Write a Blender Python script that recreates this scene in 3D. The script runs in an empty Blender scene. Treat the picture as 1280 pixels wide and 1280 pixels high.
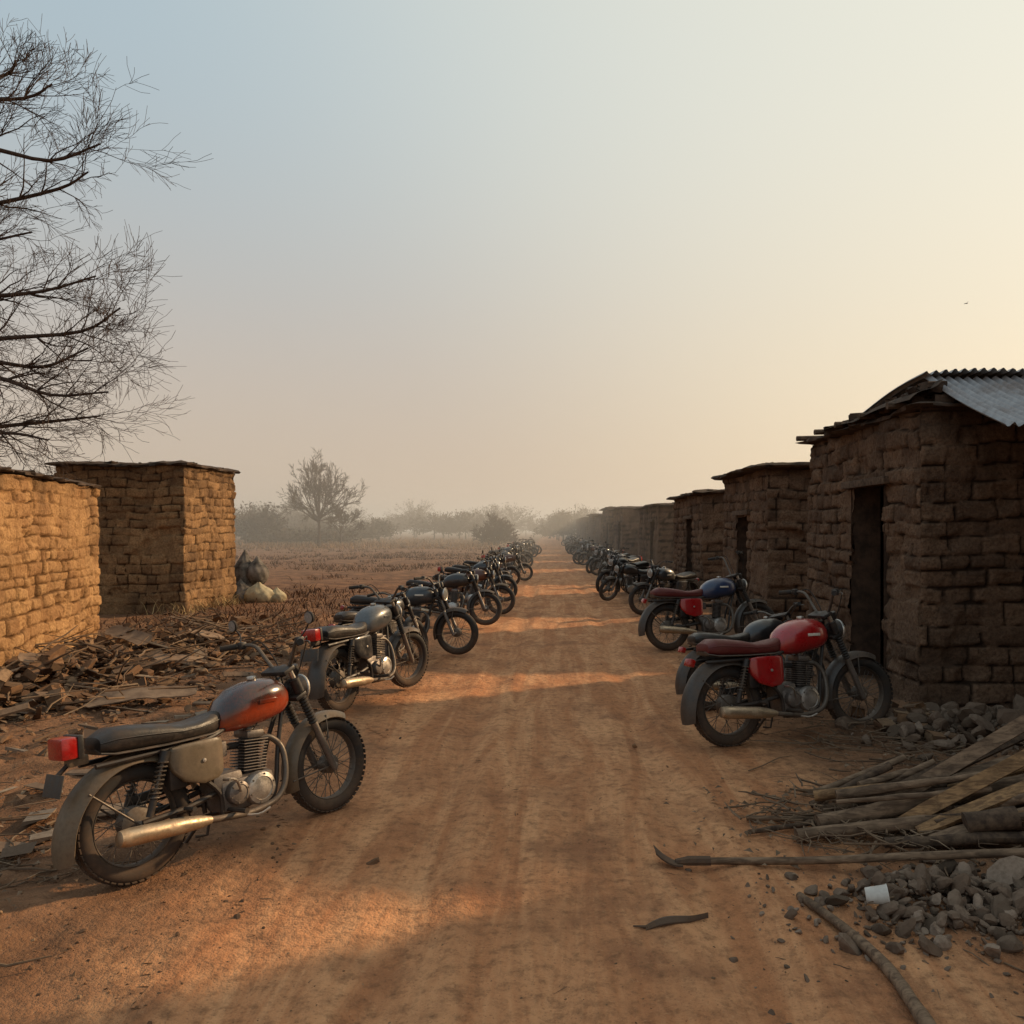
import bpy, bmesh, math, random
import numpy as np
from mathutils import Vector, Matrix, Quaternion
R=random.Random(7)
scene=bpy.context.scene
SUN_AZ=math.radians(60); SUN_EL=math.radians(25)
SUNV=Vector((math.sin(SUN_AZ)*math.cos(SUN_EL),math.cos(SUN_AZ)*math.cos(SUN_EL),math.sin(SUN_EL)))

# ---------------------------------------------------------------- noise
def _h(a,b,s):
    v=np.sin(a*127.1+b*311.7+s*74.7)*43758.5453
    return v-np.floor(v)
def vn(x,y,s=0):
    x=np.asarray(x,float);y=np.asarray(y,float)
    xi=np.floor(x);yi=np.floor(y);fx=x-xi;fy=y-yi
    fx=fx*fx*(3-2*fx);fy=fy*fy*(3-2*fy)
    a=_h(xi,yi,s);b=_h(xi+1,yi,s);c=_h(xi,yi+1,s);d=_h(xi+1,yi+1,s)
    return (a*(1-fx)+b*fx)*(1-fy)+(c*(1-fx)+d*fx)*fy-0.5
def fbm(x,y,s=0,o=4):
    r=0;a=1
    for i in range(o):
        r=r+a*vn(x*2**i,y*2**i,s+i*3);a*=0.5
    return r
def gh(x,y):
    x=np.asarray(x,float);y=np.asarray(y,float)
    side=np.clip((np.abs(x-0.15)-1.5)/1.2,0,1)
    near=np.clip(1-(y-40)/60,0,1)
    h=fbm(x*0.9,y*0.6,1,3)*(0.022+0.06*side)+fbm(x*5,y*4,5,3)*(0.015+0.030*side)*near
    h=h-0.030*np.clip(vn(x*6.5,y*4.2,17)-0.22,0,1)*near   # scuffs / footprints
    w=vn(y*0.15,0*y,9)*0.5
    for c in (-0.75,0.85):
        h=h-0.028*np.exp(-((x-c-w)/0.13)**2)+0.016*np.exp(-((x-c-w-.25)/0.08)**2)+0.010*np.exp(-((x-c-w+.24)/0.07)**2)
    w2=vn(y*0.22,0*y,19)*0.9
    h=h-0.012*np.exp(-((x+0.1-w2)/0.05)**2)
    h=h+0.05*side
    return h
def g1(x,y): return float(gh(np.array([x]),np.array([y]))[0])

# ---------------------------------------------------------------- materials
def new_mat(name):
    m=bpy.data.materials.new(name);m.use_nodes=True
    nt=m.node_tree
    b=nt.nodes['Principled BSDF']
    return m,nt,b
def N(nt,t,**k):
    n=nt.nodes.new(t)
    for a,v in k.items(): setattr(n,a,v)
    return n
def noise(nt,vec,scale,detail=5,rough=0.6,dist=0):
    n=nt.nodes.new('ShaderNodeTexNoise');n.inputs['Scale'].default_value=scale
    n.inputs['Detail'].default_value=min(detail,4);n.inputs['Roughness'].default_value=rough
    n.inputs['Distortion'].default_value=dist
    if vec is not None: nt.links.new(vec,n.inputs['Vector'])
    return n.outputs['Fac']
def mapr(nt,v,a,b,c=0,d=1):
    n=nt.nodes.new('ShaderNodeMapRange');n.interpolation_type='SMOOTHSTEP'
    nt.links.new(v,n.inputs['Value'])
    for k,x in zip(('From Min','From Max','To Min','To Max'),(a,b,c,d)): n.inputs[k].default_value=x
    return n.outputs['Result']
def mix(nt,f,a,b,mode='MIX'):
    n=nt.nodes.new('ShaderNodeMix');n.data_type='RGBA';n.blend_type=mode
    for v,s in ((f,n.inputs[0]),(a,n.inputs[6]),(b,n.inputs[7])):
        if isinstance(v,bpy.types.NodeSocket): nt.links.new(v,s)
        elif isinstance(v,(int,float)): s.default_value=v
        else: s.default_value=(v[0],v[1],v[2],1)
    return n.outputs[2]
def mth(nt,op,a,b=0.0,c=None):
    n=nt.nodes.new('ShaderNodeMath');n.operation=op
    for i,v in enumerate((a,b) if c is None else (a,b,c)):
        if isinstance(v,bpy.types.NodeSocket): nt.links.new(v,n.inputs[i])
        else: n.inputs[i].default_value=v
    return n.outputs[0]
def bump(nt,b,h,strength=0.5,dist=0.02,prev=None):
    n=nt.nodes.new('ShaderNodeBump');n.inputs['Strength'].default_value=strength
    n.inputs['Distance'].default_value=dist
    nt.links.new(h,n.inputs['Height'])
    if prev is not None: nt.links.new(prev,n.inputs['Normal'])
    nt.links.new(n.outputs[0],b.inputs['Normal']);return n.outputs[0]
DUST=(0.21,0.125,0.072)
def dusty(name,col,rough=0.4,metal=0.0,dust=0.35,sc=9,col2=None,zsplit=None,bmp=0.15,coat=0):
    m,nt,b=new_mat(name)
    tc=N(nt,'ShaderNodeTexCoord').outputs['Object']
    n1=noise(nt,tc,sc,8,0.65);n2=noise(nt,tc,sc*6,6,0.7)
    geo=N(nt,'ShaderNodeNewGeometry')
    sx=N(nt,'ShaderNodeSeparateXYZ');nt.links.new(geo.outputs['Normal'],sx.inputs[0])
    so=N(nt,'ShaderNodeSeparateXYZ');nt.links.new(tc,so.inputs[0])
    up=mapr(nt,sx.outputs['Z'],0.2,1.0,0,0.20*dust/0.35)
    f=mth(nt,'ADD',mapr(nt,n1,0.43,0.72,0.0,dust*1.15),up)
    f=mth(nt,'ADD',f,mapr(nt,so.outputs['Z'],0.0,0.5,0.34,0.0))
    f=mth(nt,'MULTIPLY',f,mapr(nt,n2,0.3,0.6,0.45,1.0))
    f=mth(nt,'MINIMUM',f,0.92)
    base=col
    if col2 is not None:
        zz=mth(nt,'ADD',so.outputs['Z'],mth(nt,'MULTIPLY',n1,0.07))
        zz=mth(nt,'ADD',zz,mth(nt,'MULTIPLY',so.outputs['X'],-0.22))
        base=mix(nt,mapr(nt,zz,zsplit-0.04,zsplit+0.04),col,col2)
    c=mix(nt,f,base,DUST)
    c=mix(nt,mapr(nt,n2,0.35,0.7,0,0.4),c,tuple(x*0.4 for x in col))
    nt.links.new(c,b.inputs['Base Color'])
    b.inputs['Metallic'].default_value=metal
    if metal>0: nt.links.new(mth(nt,'MULTIPLY',mth(nt,'SUBTRACT',1.0,f),metal),b.inputs['Metallic'])
    nt.links.new(mth(nt,'ADD',mapr(nt,n1,0.3,0.8,rough,min(1,rough+0.25)),mth(nt,'MULTIPLY',f,0.4)),b.inputs['Roughness'])
    if coat:
        b.inputs['Coat Roughness'].default_value=0.12
        nt.links.new(mth(nt,'MULTIPLY',mth(nt,'SUBTRACT',1.0,f),coat),b.inputs['Coat Weight'])
    if bmp: bump(nt,b,n2,bmp,0.004)
    return m
def wallmat(name,dark,light,soot=0.3,mort=0.5):
    m,nt,b=new_mat(name)
    at=N(nt,'ShaderNodeAttribute');at.attribute_name='Col'
    s=N(nt,'ShaderNodeSeparateColor');nt.links.new(at.outputs['Color'],s.inputs[0])
    tc=N(nt,'ShaderNodeTexCoord').outputs['Object']
    n1=noise(nt,tc,3,8,0.65);n2=noise(nt,tc,28,8,0.7);n3=noise(nt,tc,0.8,4,0.6)
    f=mth(nt,'ADD',mth(nt,'MULTIPLY',s.outputs[0],0.55),mth(nt,'MULTIPLY',mapr(nt,n1,0.3,0.7),0.45))
    c=mix(nt,f,dark,light)
    c=mix(nt,mapr(nt,s.outputs[1],0.05,0.9,0.92,0.0),c,tuple(x*mort for x in dark))
    c=mix(nt,mapr(nt,n2,0.35,0.7,0.0,0.6),c,tuple(x*0.55 for x in dark))
    c=mix(nt,mapr(nt,n3,0.46,0.72,0.0,soot),c,(0.05,0.032,0.022))
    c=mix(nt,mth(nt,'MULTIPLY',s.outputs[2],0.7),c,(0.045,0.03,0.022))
    nt.links.new(c,b.inputs['Base Color'])
    b.inputs['Roughness'].default_value=0.95;b.inputs['Specular IOR Level'].default_value=0.12
    bump(nt,b,mth(nt,'ADD',n2,mth(nt,'MULTIPLY',n1,1.2)),1.0,0.035)
    return m
def simple(name,col,rough=0.9,col2=None,sc=10,bmp=0.4,dist=0.01,spec=0.2):
    m,nt,b=new_mat(name)
    tc=N(nt,'ShaderNodeTexCoord').outputs['Object']
    n=noise(nt,tc,sc,8,0.65)
    c=mix(nt,mapr(nt,n,0.3,0.7),col,col2 if col2 else tuple(x*0.55 for x in col))
    nt.links.new(c,b.inputs['Base Color']);b.inputs['Roughness'].default_value=rough
    b.inputs['Specular IOR Level'].default_value=spec
    if bmp: bump(nt,b,noise(nt,tc,sc*5,6,0.7),bmp,dist)
    return m
def woodmat(name,col,col2,ax=(2.5,30,30)):
    m,nt,b=new_mat(name)
    tc=N(nt,'ShaderNodeTexCoord').outputs['Object']
    mp=N(nt,'ShaderNodeMapping');mp.inputs['Scale'].default_value=ax;nt.links.new(tc,mp.inputs[0])
    n=noise(nt,mp.outputs[0],1.6,4,0.7,0.6);n2=noise(nt,tc,6,4,0.6)
    c=mix(nt,mapr(nt,n,0.35,0.65),col,col2)
    c=mix(nt,mapr(nt,n2,0.45,0.7,0,0.6),c,tuple(x*.6 for x in col2))
    nt.links.new(c,b.inputs['Base Color']);b.inputs['Roughness'].default_value=0.85
    b.inputs['Specular IOR Level'].default_value=0.2
    bump(nt,b,n,0.8,0.008);return m
def randmat(name,cols,rough=0.95,bm=True):
    m,nt,b=new_mat(name)
    geo=N(nt,'ShaderNodeNewGeometry')
    r=N(nt,'ShaderNodeValToRGB');nt.links.new(geo.outputs['Random Per Island'],r.inputs[0])
    el=r.color_ramp.elements
    while len(el)<len(cols): el.new(0.5)
    for i,c in enumerate(cols):
        el[i].position=i/(len(cols)-1);el[i].color=(*c,1)
    b.inputs['Roughness'].default_value=rough;b.inputs['Specular IOR Level'].default_value=0.15
    if not bm:
        nt.links.new(r.outputs[0],b.inputs['Base Color']);return m
    tc=N(nt,'ShaderNodeTexCoord').outputs['Object']
    n=noise(nt,tc,25,6,0.7)
    nt.links.new(mix(nt,mapr(nt,n,0.35,0.7,0,0.5),r.outputs[0],(0.08,0.052,0.036)),b.inputs['Base Color'])
    bump(nt,b,n,0.4,0.01)
    return m

# ---------------------------------------------------------------- mesh builder
class MB:
    def __init__(s): s.v=[];s.f=[];s.m=[];s.s=[];s.M=None
    def add(s,vs,fs,mat=0,smooth=True):
        o=len(s.v)
        if s.M is not None: vs=[s.M@Vector(p) for p in vs]
        s.v.extend([tuple(p) for p in vs])
        for f in fs:
            s.f.append([i+o for i in f]);s.m.append(mat);s.s.append(smooth)
    def tube(s,pts,rad,mat=0,n=8,cap=True,smooth=True,flat=1.0):
        pts=[Vector(p) for p in pts]
        if not hasattr(rad,'__len__'): rad=[rad]*len(pts)
        vs=[];fs=[];u=None
        for i,p in enumerate(pts):
            t=(pts[min(i+1,len(pts)-1)]-pts[max(i-1,0)])
            if t.length<1e-9: t=Vector((0,0,1))
            t.normalize()
            if u is None: u=t.orthogonal().normalized()
            else:
                u=u-t*u.dot(t)
                u=u.normalized() if u.length>1e-6 else t.orthogonal().normalized()
            w=t.cross(u)
            for k in range(n):
                a=2*math.pi*k/n
                vs.append(p+(u*math.cos(a)+w*math.sin(a)*flat)*rad[i])
        for i in range(len(pts)-1):
            for k in range(n):
                k2=(k+1)%n
                fs.append((i*n+k,i*n+k2,(i+1)*n+k2,(i+1)*n+k))
        if cap:
            fs.append(tuple(range(n))[::-1]);fs.append(tuple((len(pts)-1)*n+k for k in range(n)))
        s.add(vs,fs,mat,smooth)
    def lathe(s,prof,o,axis,mat=0,n=24,smooth=True):
        o=Vector(o);ax=Vector(axis).normalized();u=ax.orthogonal().normalized();w=ax.cross(u)
        vs=[];fs=[]
        for r,t in prof:
            for k in range(n):
                a=2*math.pi*k/n
                vs.append(o+ax*t+(u*math.cos(a)+w*math.sin(a))*max(r,1e-4))
        for i in range(len(prof)-1):
            for k in range(n):
                k2=(k+1)%n
                fs.append((i*n+k,i*n+k2,(i+1)*n+k2,(i+1)*n+k))
        s.add(vs,fs,mat,smooth)
    def torus(s,o,axis,Rm,rr,ra,mat=0,n=48,k=10):
        o=Vector(o);ax=Vector(axis).normalized();u=ax.orthogonal().normalized();w=ax.cross(u)
        vs=[];fs=[]
        for i in range(n):
            a=2*math.pi*i/n;d=u*math.cos(a)+w*math.sin(a)
            for j in range(k):
                b=2*math.pi*j/k
                vs.append(o+d*(Rm+rr*math.cos(b))+ax*ra*math.sin(b))
        for i in range(n):
            for j in range(k):
                fs.append((i*k+j,((i+1)%n)*k+j,((i+1)%n)*k+(j+1)%k,i*k+(j+1)%k))
        s.add(vs,fs,mat,True)
    def loft(s,secs,mat=0,cap=True,smooth=True,closed=True):
        n=len(secs[0]);vs=[p for q in secs for p in q];fs=[]
        for i in range(len(secs)-1):
            for k in range(n if closed else n-1):
                k2=(k+1)%n
                fs.append((i*n+k,i*n+k2,(i+1)*n+k2,(i+1)*n+k))
        if cap:
            fs.append(tuple(range(n))[::-1]);fs.append(tuple((len(secs)-1)*n+k for k in range(n)))
        s.add(vs,fs,mat,smooth)
    def box(s,c,size,mat=0,rot=None,bev=0.0,jit=0):
        if bev>0:
            bm=bmesh.new();bmesh.ops.create_cube(bm,size=1)
            for v in bm.verts: v.co=Vector((v.co.x*size[0],v.co.y*size[1],v.co.z*size[2]))
            bmesh.ops.bevel(bm,geom=bm.edges[:],offset=bev,segments=2,affect='EDGES',profile=0.6)
            bm.verts.index_update()
            vs=[v.co.copy() for v in bm.verts];fs=[[v.index for v in f.verts] for f in bm.faces];bm.free()
        else:
            vs=[Vector((x*size[0]/2,y*size[1]/2,z*size[2]/2)) for x in(-1,1) for y in(-1,1) for z in(-1,1)]
            fs=[(0,1,3,2),(4,6,7,5),(0,4,5,1),(2,3,7,6),(0,2,6,4),(1,5,7,3)]
        if jit: vs=[v+Vector((R.uniform(-jit,jit),R.uniform(-jit,jit),R.uniform(-jit,jit))) for v in vs]
        if rot is not None: vs=[rot@v for v in vs]
        c=Vector(c);s.add([v+c for v in vs],fs,mat,bev>0)
    def mesh(s,name,mats,auto=True):
        me=bpy.data.meshes.new(name);me.from_pydata(s.v,[],s.f)
        for m in mats: me.materials.append(m)
        me.polygons.foreach_set('material_index',s.m);me.polygons.foreach_set('use_smooth',s.s)
        me.update()
        if auto:
            try: me.set_sharp_from_angle(angle=math.radians(40))
            except Exception: pass
        return me
    def obj(s,name,mats,parent=None,auto=True):
        o=bpy.data.objects.new(name,s.mesh(name,mats,auto));scene.collection.objects.link(o)
        if parent: o.parent=parent
        return o
def empty(name,loc=(0,0,0),rz=0):
    e=bpy.data.objects.new(name,None);e.location=loc;e.rotation_euler=(0,0,rz);e.empty_display_size=0.2
    scene.collection.objects.link(e);return e

# ---------------------------------------------------------------- ground + road
def ground_mat():
    m,nt,b=new_mat('dirt')
    geo=N(nt,'ShaderNodeNewGeometry');P=geo.outputs['Position']
    sp=N(nt,'ShaderNodeSeparateXYZ');nt.links.new(P,sp.inputs[0])
    nbig=noise(nt,P,0.35,3,0.6);n1=noise(nt,P,1.6,8,0.65);n2=noise(nt,P,14,8,0.7);n3=noise(nt,P,70,3,0.7)
    mp=N(nt,'ShaderNodeMapping');mp.inputs['Scale'].default_value=(2.6,0.30,1);nt.links.new(P,mp.inputs[0])
    st=noise(nt,mp.outputs[0],1.3,8,0.7,0.9)
    xx=mth(nt,'ABSOLUTE',mth(nt,'SUBTRACT',sp.outputs['X'],0.1))
    xx=mth(nt,'ADD',xx,mth(nt,'MULTIPLY',mth(nt,'SUBTRACT',n1,0.5),1.6))
    xx=mth(nt,'ADD',xx,mth(nt,'MULTIPLY',mth(nt,'SUBTRACT',n2,0.5),0.5))
    road=mapr(nt,xx,1.3,2.5,1,0)
    rc=mix(nt,mapr(nt,st,0.35,0.68),(0.44,0.190,0.086),(0.63,0.325,0.16))
    rc=mix(nt,mapr(nt,n1,0.42,0.72,0,0.65),rc,(0.31,0.137,0.067))
    rc=mix(nt,mapr(nt,mth(nt,'MULTIPLY',nbig,n1),0.27,0.36,0,0.35),rc,(0.22,0.10,0.055))
    sc=mix(nt,mapr(nt,n1,0.3,0.7),(0.10,0.053,0.031),(0.29,0.15,0.08))
    sc=mix(nt,mapr(nt,nbig,0.45,0.7,0,0.5),sc,(0.18,0.105,0.065))
    c=mix(nt,road,sc,rc)
    fld=mth(nt,'MULTIPLY',mapr(nt,sp.outputs['Y'],14,26),mapr(nt,sp.outputs['X'],-4.5,-2.5,1,0))
    fc=mix(nt,mapr(nt,n1,0.35,0.65),(0.095,0.05,0.032),(0.25,0.13,0.072))
    c=mix(nt,fld,c,fc)
    c=mix(nt,mapr(nt,n2,0.42,0.75,0,0.65),c,(0.14,0.07,0.038))
    c=mix(nt,mapr(nt,n3,0.56,0.74,0,0.6),c,(0.11,0.06,0.04))
    c=mix(nt,mapr(nt,n3,0.3,0.42,0.25,0.0),c,(0.65,0.40,0.22))
    nt.links.new(c,b.inputs['Base Color'])
    b.inputs['Roughness'].default_value=0.95;b.inputs['Specular IOR Level'].default_value=0.12
    hh=mth(nt,'ADD',n2,mth(nt,'MULTIPLY',n3,0.28));bump(nt,b,hh,0.95,0.035)
    return m
MG=ground_mat()
def spaced(a,b,step,grow,maxv,mx=1e9):
    out=list(np.arange(a,b,step));s=step;x=out[-1]
    while x<maxv:
        s=min(s*grow,mx);x+=s;out.append(x)
    return out
xr=spaced(0,5.5,0.042,1.14,1500);xs=np.array([-x for x in xr[:0:-1]]+xr)
ys=np.array([-40,-20,-10,-6,-4,-2,-1]+spaced(0,12,0.05,1.045,1600))
XX,YY=np.meshgrid(xs,ys);ZZ=gh(XX,YY)
def gridmesh(name,mask=None,dz=0):
    nx=len(xs);ny=len(ys)
    idx=np.arange(nx*ny).reshape(ny,nx)
    q=np.stack([idx[:-1,:-1],idx[:-1,1:],idx[1:,1:],idx[1:,:-1]],-1).reshape(-1,4)
    V=np.stack([XX,YY,ZZ+dz],-1).reshape(-1,3)
    if mask is not None:
        cx=(XX[:-1,:-1]+XX[1:,1:])/2;cy=(YY[:-1,:-1]+YY[1:,1:])/2
        q=q[mask(cx,cy).reshape(-1)]
        used=np.unique(q);re=np.full(nx*ny,-1);re[used]=np.arange(len(used));V=V[used];q=re[q]
    me=bpy.data.meshes.new(name);me.from_pydata(V.tolist(),[],q.tolist())
    me.polygons.foreach_set('use_smooth',[True]*len(me.polygons));me.materials.append(MG);me.update()
    o=bpy.data.objects.new(name,me);scene.collection.objects.link(o);return o
gridmesh('ground')
gridmesh('dirt_road',lambda x,y:(np.abs(x-0.15)<1.75+fbm(y*1.1,x*0+2,4,3)*0.5)&(y<400),0.004)

# ---------------------------------------------------------------- huts
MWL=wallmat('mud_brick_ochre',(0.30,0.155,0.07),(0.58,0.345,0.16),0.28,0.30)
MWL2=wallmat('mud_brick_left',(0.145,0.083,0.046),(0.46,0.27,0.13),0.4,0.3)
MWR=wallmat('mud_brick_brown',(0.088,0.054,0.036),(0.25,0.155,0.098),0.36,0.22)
MROOF=simple('roof_earth',(0.10,0.065,0.045),0.95,(0.035,0.025,0.02),6,0.6,0.03)
MDARK=simple('door_reveal',(0.10,0.06,0.04),0.95,(0.04,0.027,0.02),6)
MMET=dusty('corrugated_metal',(0.36,0.37,0.39),0.5,0.35,0.4,2.5)
MWOODD=simple('old_wood',(0.13,0.085,0.055),0.9,(0.05,0.033,0.024),20,0.5,0.004)
def hut(name,loc,w,d,h,rz,mat,res=0.03,doors=(),seed=1,ch=0.2,bl=0.42,roofov=0.16,tilt=0.0,rt=1.0,clear=None,smear=1.0):
    E=empty(name,loc,rz)
    P=2*(w+d);nu=int(P/res);nv=int(h/res)
    u=np.arange(nu)*P/nu
    base=-0.15
    v=np.linspace(0,h,nv+1)
    U,V=np.meshgrid(u,v)
    rg=np.random.RandomState(seed)
    Uw=U+(fbm(U*1.7,V*1.7,seed,3)*0.07+vn(U*6,V*6,seed+41)*0.03)*np.minimum(1,np.minimum(U,P-U)/0.3)
    Vw=V+fbm(U*0.9,V*0.9,seed+5,3)*0.08+vn(U*4,V*4,seed+8)*0.03
    hs=[-0.1]
    while hs[-1]<h+0.5: hs.append(hs[-1]+ch*rg.uniform(0.75,1.25))
    hs=np.array(hs);row=np.clip(np.searchsorted(hs,Vw)-1,0,len(hs)-2)
    dv=np.minimum(Vw-hs[row],hs[row+1]-Vw)
    du=np.zeros_like(U);rnd=np.zeros_like(U);rnd2=np.zeros_like(U);rnd3=np.zeros_like(U)
    for r in range(row.max()+1):
        k=row==r
        if not k.any(): continue
        b=[-rg.uniform(0.0,bl)]
        while b[-1]<P+0.5: b.append(b[-1]+bl*rg.uniform(0.5,1.4))
        b=np.array(b);i=np.clip(np.searchsorted(b,Uw[k])-1,0,len(b)-2)
        du[k]=np.minimum(Uw[k]-b[i],b[i+1]-Uw[k])
        rr=rg.rand(len(b));r2=rg.rand(len(b));r3=rg.rand(len(b));rnd[k]=rr[i];rnd2[k]=r2[i];rnd3[k]=r3[i]
    rag=fbm(U*8,V*8,seed+33,3)*0.022
    du=np.clip(du-0.004+rag,0,1);dv=np.clip(dv-0.004+rag,0,1)
    rad=max(0.017,res*0.75)
    a=np.clip(du/rad,0,1);c=np.clip(dv/rad,0,1)
    prof=np.clip(1-np.sqrt((1-a)**2+(1-c)**2),0,1)
    prof=prof**0.5
    sm=np.clip((fbm(U*0.8,V*0.9,seed+61,4)-0.14)*5,0,1)*smear*0.85
    prof=prof*(1-sm)+sm*0.88
    rndd=rnd2*(1-sm)+0.5*sm
    D=-0.045+prof*(0.045+(rndd-0.5)*0.045)+fbm(U*10,V*10,seed+2,4)*0.020+fbm(U*1.3,V*1.3,seed+3,2)*0.06+(rnd3-0.5)*0.18*np.clip(dv,0,.1)*prof
    er=np.clip((fbm(U*2.2,V*2.2,seed+71,3)-0.28)*6,0,1);D=D-er*0.05
    miss=(rnd2>0.955);D=np.where(miss,D-0.06*prof,D)
    D=D+0.06*(1-V/h)**3
    def pos(uu):
        uu=uu%P
        if uu<w: return (uu,0),(0,-1)
        if uu<w+d: return (w,uu-w),(1,0)
        if uu<2*w+d: return (w-(uu-w-d),d),(0,1)
        return (0,d-(uu-2*w-d)),(-1,0)
    pp=np.array([pos(x)[0] for x in u]);nn=np.array([pos(x)[1] for x in u],float)
    k=max(1,int(0.05/ (P/nu)))
    ns=sum(np.roll(nn,i,0) for i in range(-k,k+1));ns/=np.linalg.norm(ns,axis=1)[:,None]
    ps=sum(np.roll(pp,i,0) for i in range(-k,k+1))/(2*k+1)
    top=fbm(u*1.5,u*0,seed+11,3)*0.06
    Z=V*(1+top[None,:]/h)+base*(V/h<0.001)
    X=ps[None,:,0]+ns[None,:,0]*D;Y=ps[None,:,1]+ns[None,:,1]*D
    VV=np.stack([X,Y,Z],-1).reshape(-1,3)
    idx=np.arange((nv+1)*nu).reshape(nv+1,nu);i2=np.roll(idx,-1,1)
    q=np.stack([idx[:-1],i2[:-1],i2[1:],idx[1:]],-1)
    uc=(u+P/nu/2)[None,:]*np.ones((nv,1));vc=((v[:-1]+v[1:])/2)[:,None]*np.ones((1,nu))
    keep=np.ones((nv,nu),bool)
    off={0:0,1:w,2:w+d,3:2*w+d}
    rects=[]
    for (sd,a0,a1,z1) in doors:
        if sd==3: u0,u1=off[3]+d-a1,off[3]+d-a0
        else: u0,u1=off[sd]+a0,off[sd]+a1
        wob=vn(vc*3,uc*0,seed+5)*0.05
        keep&=~((uc>u0+wob)&(uc<u1+wob)&(vc<z1));rects.append((sd,a0,a1,z1))
    q=q[keep].reshape(-1,4)
    me=bpy.data.meshes.new(name+'_walls');me.from_pydata(VV.tolist(),[],q.tolist())
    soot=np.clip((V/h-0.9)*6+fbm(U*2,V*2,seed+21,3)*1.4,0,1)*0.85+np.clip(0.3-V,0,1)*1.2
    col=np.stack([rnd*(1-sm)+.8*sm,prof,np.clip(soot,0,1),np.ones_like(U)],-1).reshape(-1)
    ca=me.color_attributes.new('Col','FLOAT_COLOR','POINT');ca.data.foreach_set('color',col)
    me.polygons.foreach_set('use_smooth',[True]*len(me.polygons));me.materials.append(mat);me.update()
    o=bpy.data.objects.new('walls',me);scene.collection.objects.link(o);o.parent=E
    for (sd,a0,a1,z1) in rects:
        mb=MB();T=0.38
        def P3(a,n,z):
            if sd==0: return (a,n,z)
            if sd==3: return (n,a,z)
            return (w-n,a,z)
        e=-0.0;k_=0.03
        for (p,q_) in (((a0-k_,-0.1),(a0-k_,z1+k_)),((a1+k_,z1+k_),(a1+k_,-0.1)),((a0-k_,z1+k_),(a1+k_,z1+k_))):
            A,B=p,q_
            mb.add([P3(A[0],e,A[1]),P3(B[0],e,B[1]),P3(B[0],T,B[1]),P3(A[0],T,A[1])],[(0,1,2,3)],0,False)
        la=P3((a0+a1)/2,-0.01,z1+0.05)
        if sd==0: mb.box(la,(a1-a0+0.4,0.12,0.09),1,bev=0.012)
        else: mb.box(la,(0.12,a1-a0+0.4,0.09),1,bev=0.012)
        mb.obj('doorway',[MDARK,MWOODD],E)
    mb=MB();n=96
    def loop(ov,z,j):
        out=[]
        for i in range(n):
            (px,py),(nx,ny)=pos(P*i/n)
            sx=px-w/2;sy=py-d/2
            jj=ov+R.uniform(-j,j)+float(vn(i*0.35,seed,3))*j*2
            px=w/2+sx*(1+jj/(w/2));py=d/2+sy*(1+jj/(d/2))
            out.append(Vector((px,py,z+R.uniform(-0.012,0.012)+tilt*px+0.06*rt*float(vn(i*.2,seed,8)))))
        return out
    c0=[Vector((w/2,d/2,h+tilt*w/2))]*n
    secs=[c0,loop(-0.1,h-0.02,0.0),loop(roofov,h+0.0,0.04),loop(roofov+0.02,h+0.035*rt,0.05),loop(roofov-0.05,h+0.07*rt,0.06),loop(-0.25,h+0.11*rt,0.1),[Vector((w/2,d/2,h+0.13*rt+tilt*w/2))]*n]
    mb.loft(secs,0,cap=False,smooth=False)
    for i in range(int(P*3)):
        (px,py),(nx,ny)=pos(R.uniform(0,P))
        s_=R.uniform(0.02,0.09)
        if clear and px<clear and py<2: continue
        mb.box((px-nx*0.1,py-ny*0.1,h+0.07*rt+tilt*px),(s_*3.0,s_*1.8,s_*R.uniform(.5,1)),0,Matrix.Rotation(R.uniform(0,3),3,'Z'),bev=0.012,jit=0.018)
    mb.obj('roof',[MROOF],E)
    return E
XR=3.87
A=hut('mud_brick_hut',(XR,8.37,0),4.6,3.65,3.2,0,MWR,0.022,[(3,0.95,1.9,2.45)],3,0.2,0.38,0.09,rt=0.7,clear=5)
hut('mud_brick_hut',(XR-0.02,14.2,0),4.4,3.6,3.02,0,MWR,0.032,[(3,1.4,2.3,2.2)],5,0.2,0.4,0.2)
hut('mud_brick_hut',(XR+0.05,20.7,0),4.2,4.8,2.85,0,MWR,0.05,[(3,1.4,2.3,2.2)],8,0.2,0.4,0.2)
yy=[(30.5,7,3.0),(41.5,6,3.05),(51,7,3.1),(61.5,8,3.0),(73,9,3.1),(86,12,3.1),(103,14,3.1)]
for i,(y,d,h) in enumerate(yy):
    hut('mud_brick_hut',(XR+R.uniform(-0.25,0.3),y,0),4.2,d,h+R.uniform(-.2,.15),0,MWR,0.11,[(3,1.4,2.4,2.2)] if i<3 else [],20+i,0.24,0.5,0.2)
# unseen near-right hut beyond the frame edge, placed and sized to shade the foreground
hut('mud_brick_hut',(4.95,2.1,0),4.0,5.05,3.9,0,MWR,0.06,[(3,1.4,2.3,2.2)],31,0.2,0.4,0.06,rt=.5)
r1=math.radians(13.6)
def left_hut(name,corner,w,d,h,rz,mat,**k):
    ox=corner[0]-w*math.cos(rz);oy=corner[1]-w*math.sin(rz)
    return hut(name,(ox,oy,0),w,d,h,rz,mat,**k)
left_hut('mud_brick_hut',(-6.35,8.6),4.2,4.75,2.62,r1,MWL,res=0.02,seed=43,ch=0.165,bl=0.27,roofov=0.03,rt=0.8,smear=0.8)
left_hut('mud_brick_hut',(-8.1,17.7),2.9,2.75,3.33,math.radians(-1),MWL2,res=0.026,seed=47,ch=0.2,bl=0.34,roofov=0.08)

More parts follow.
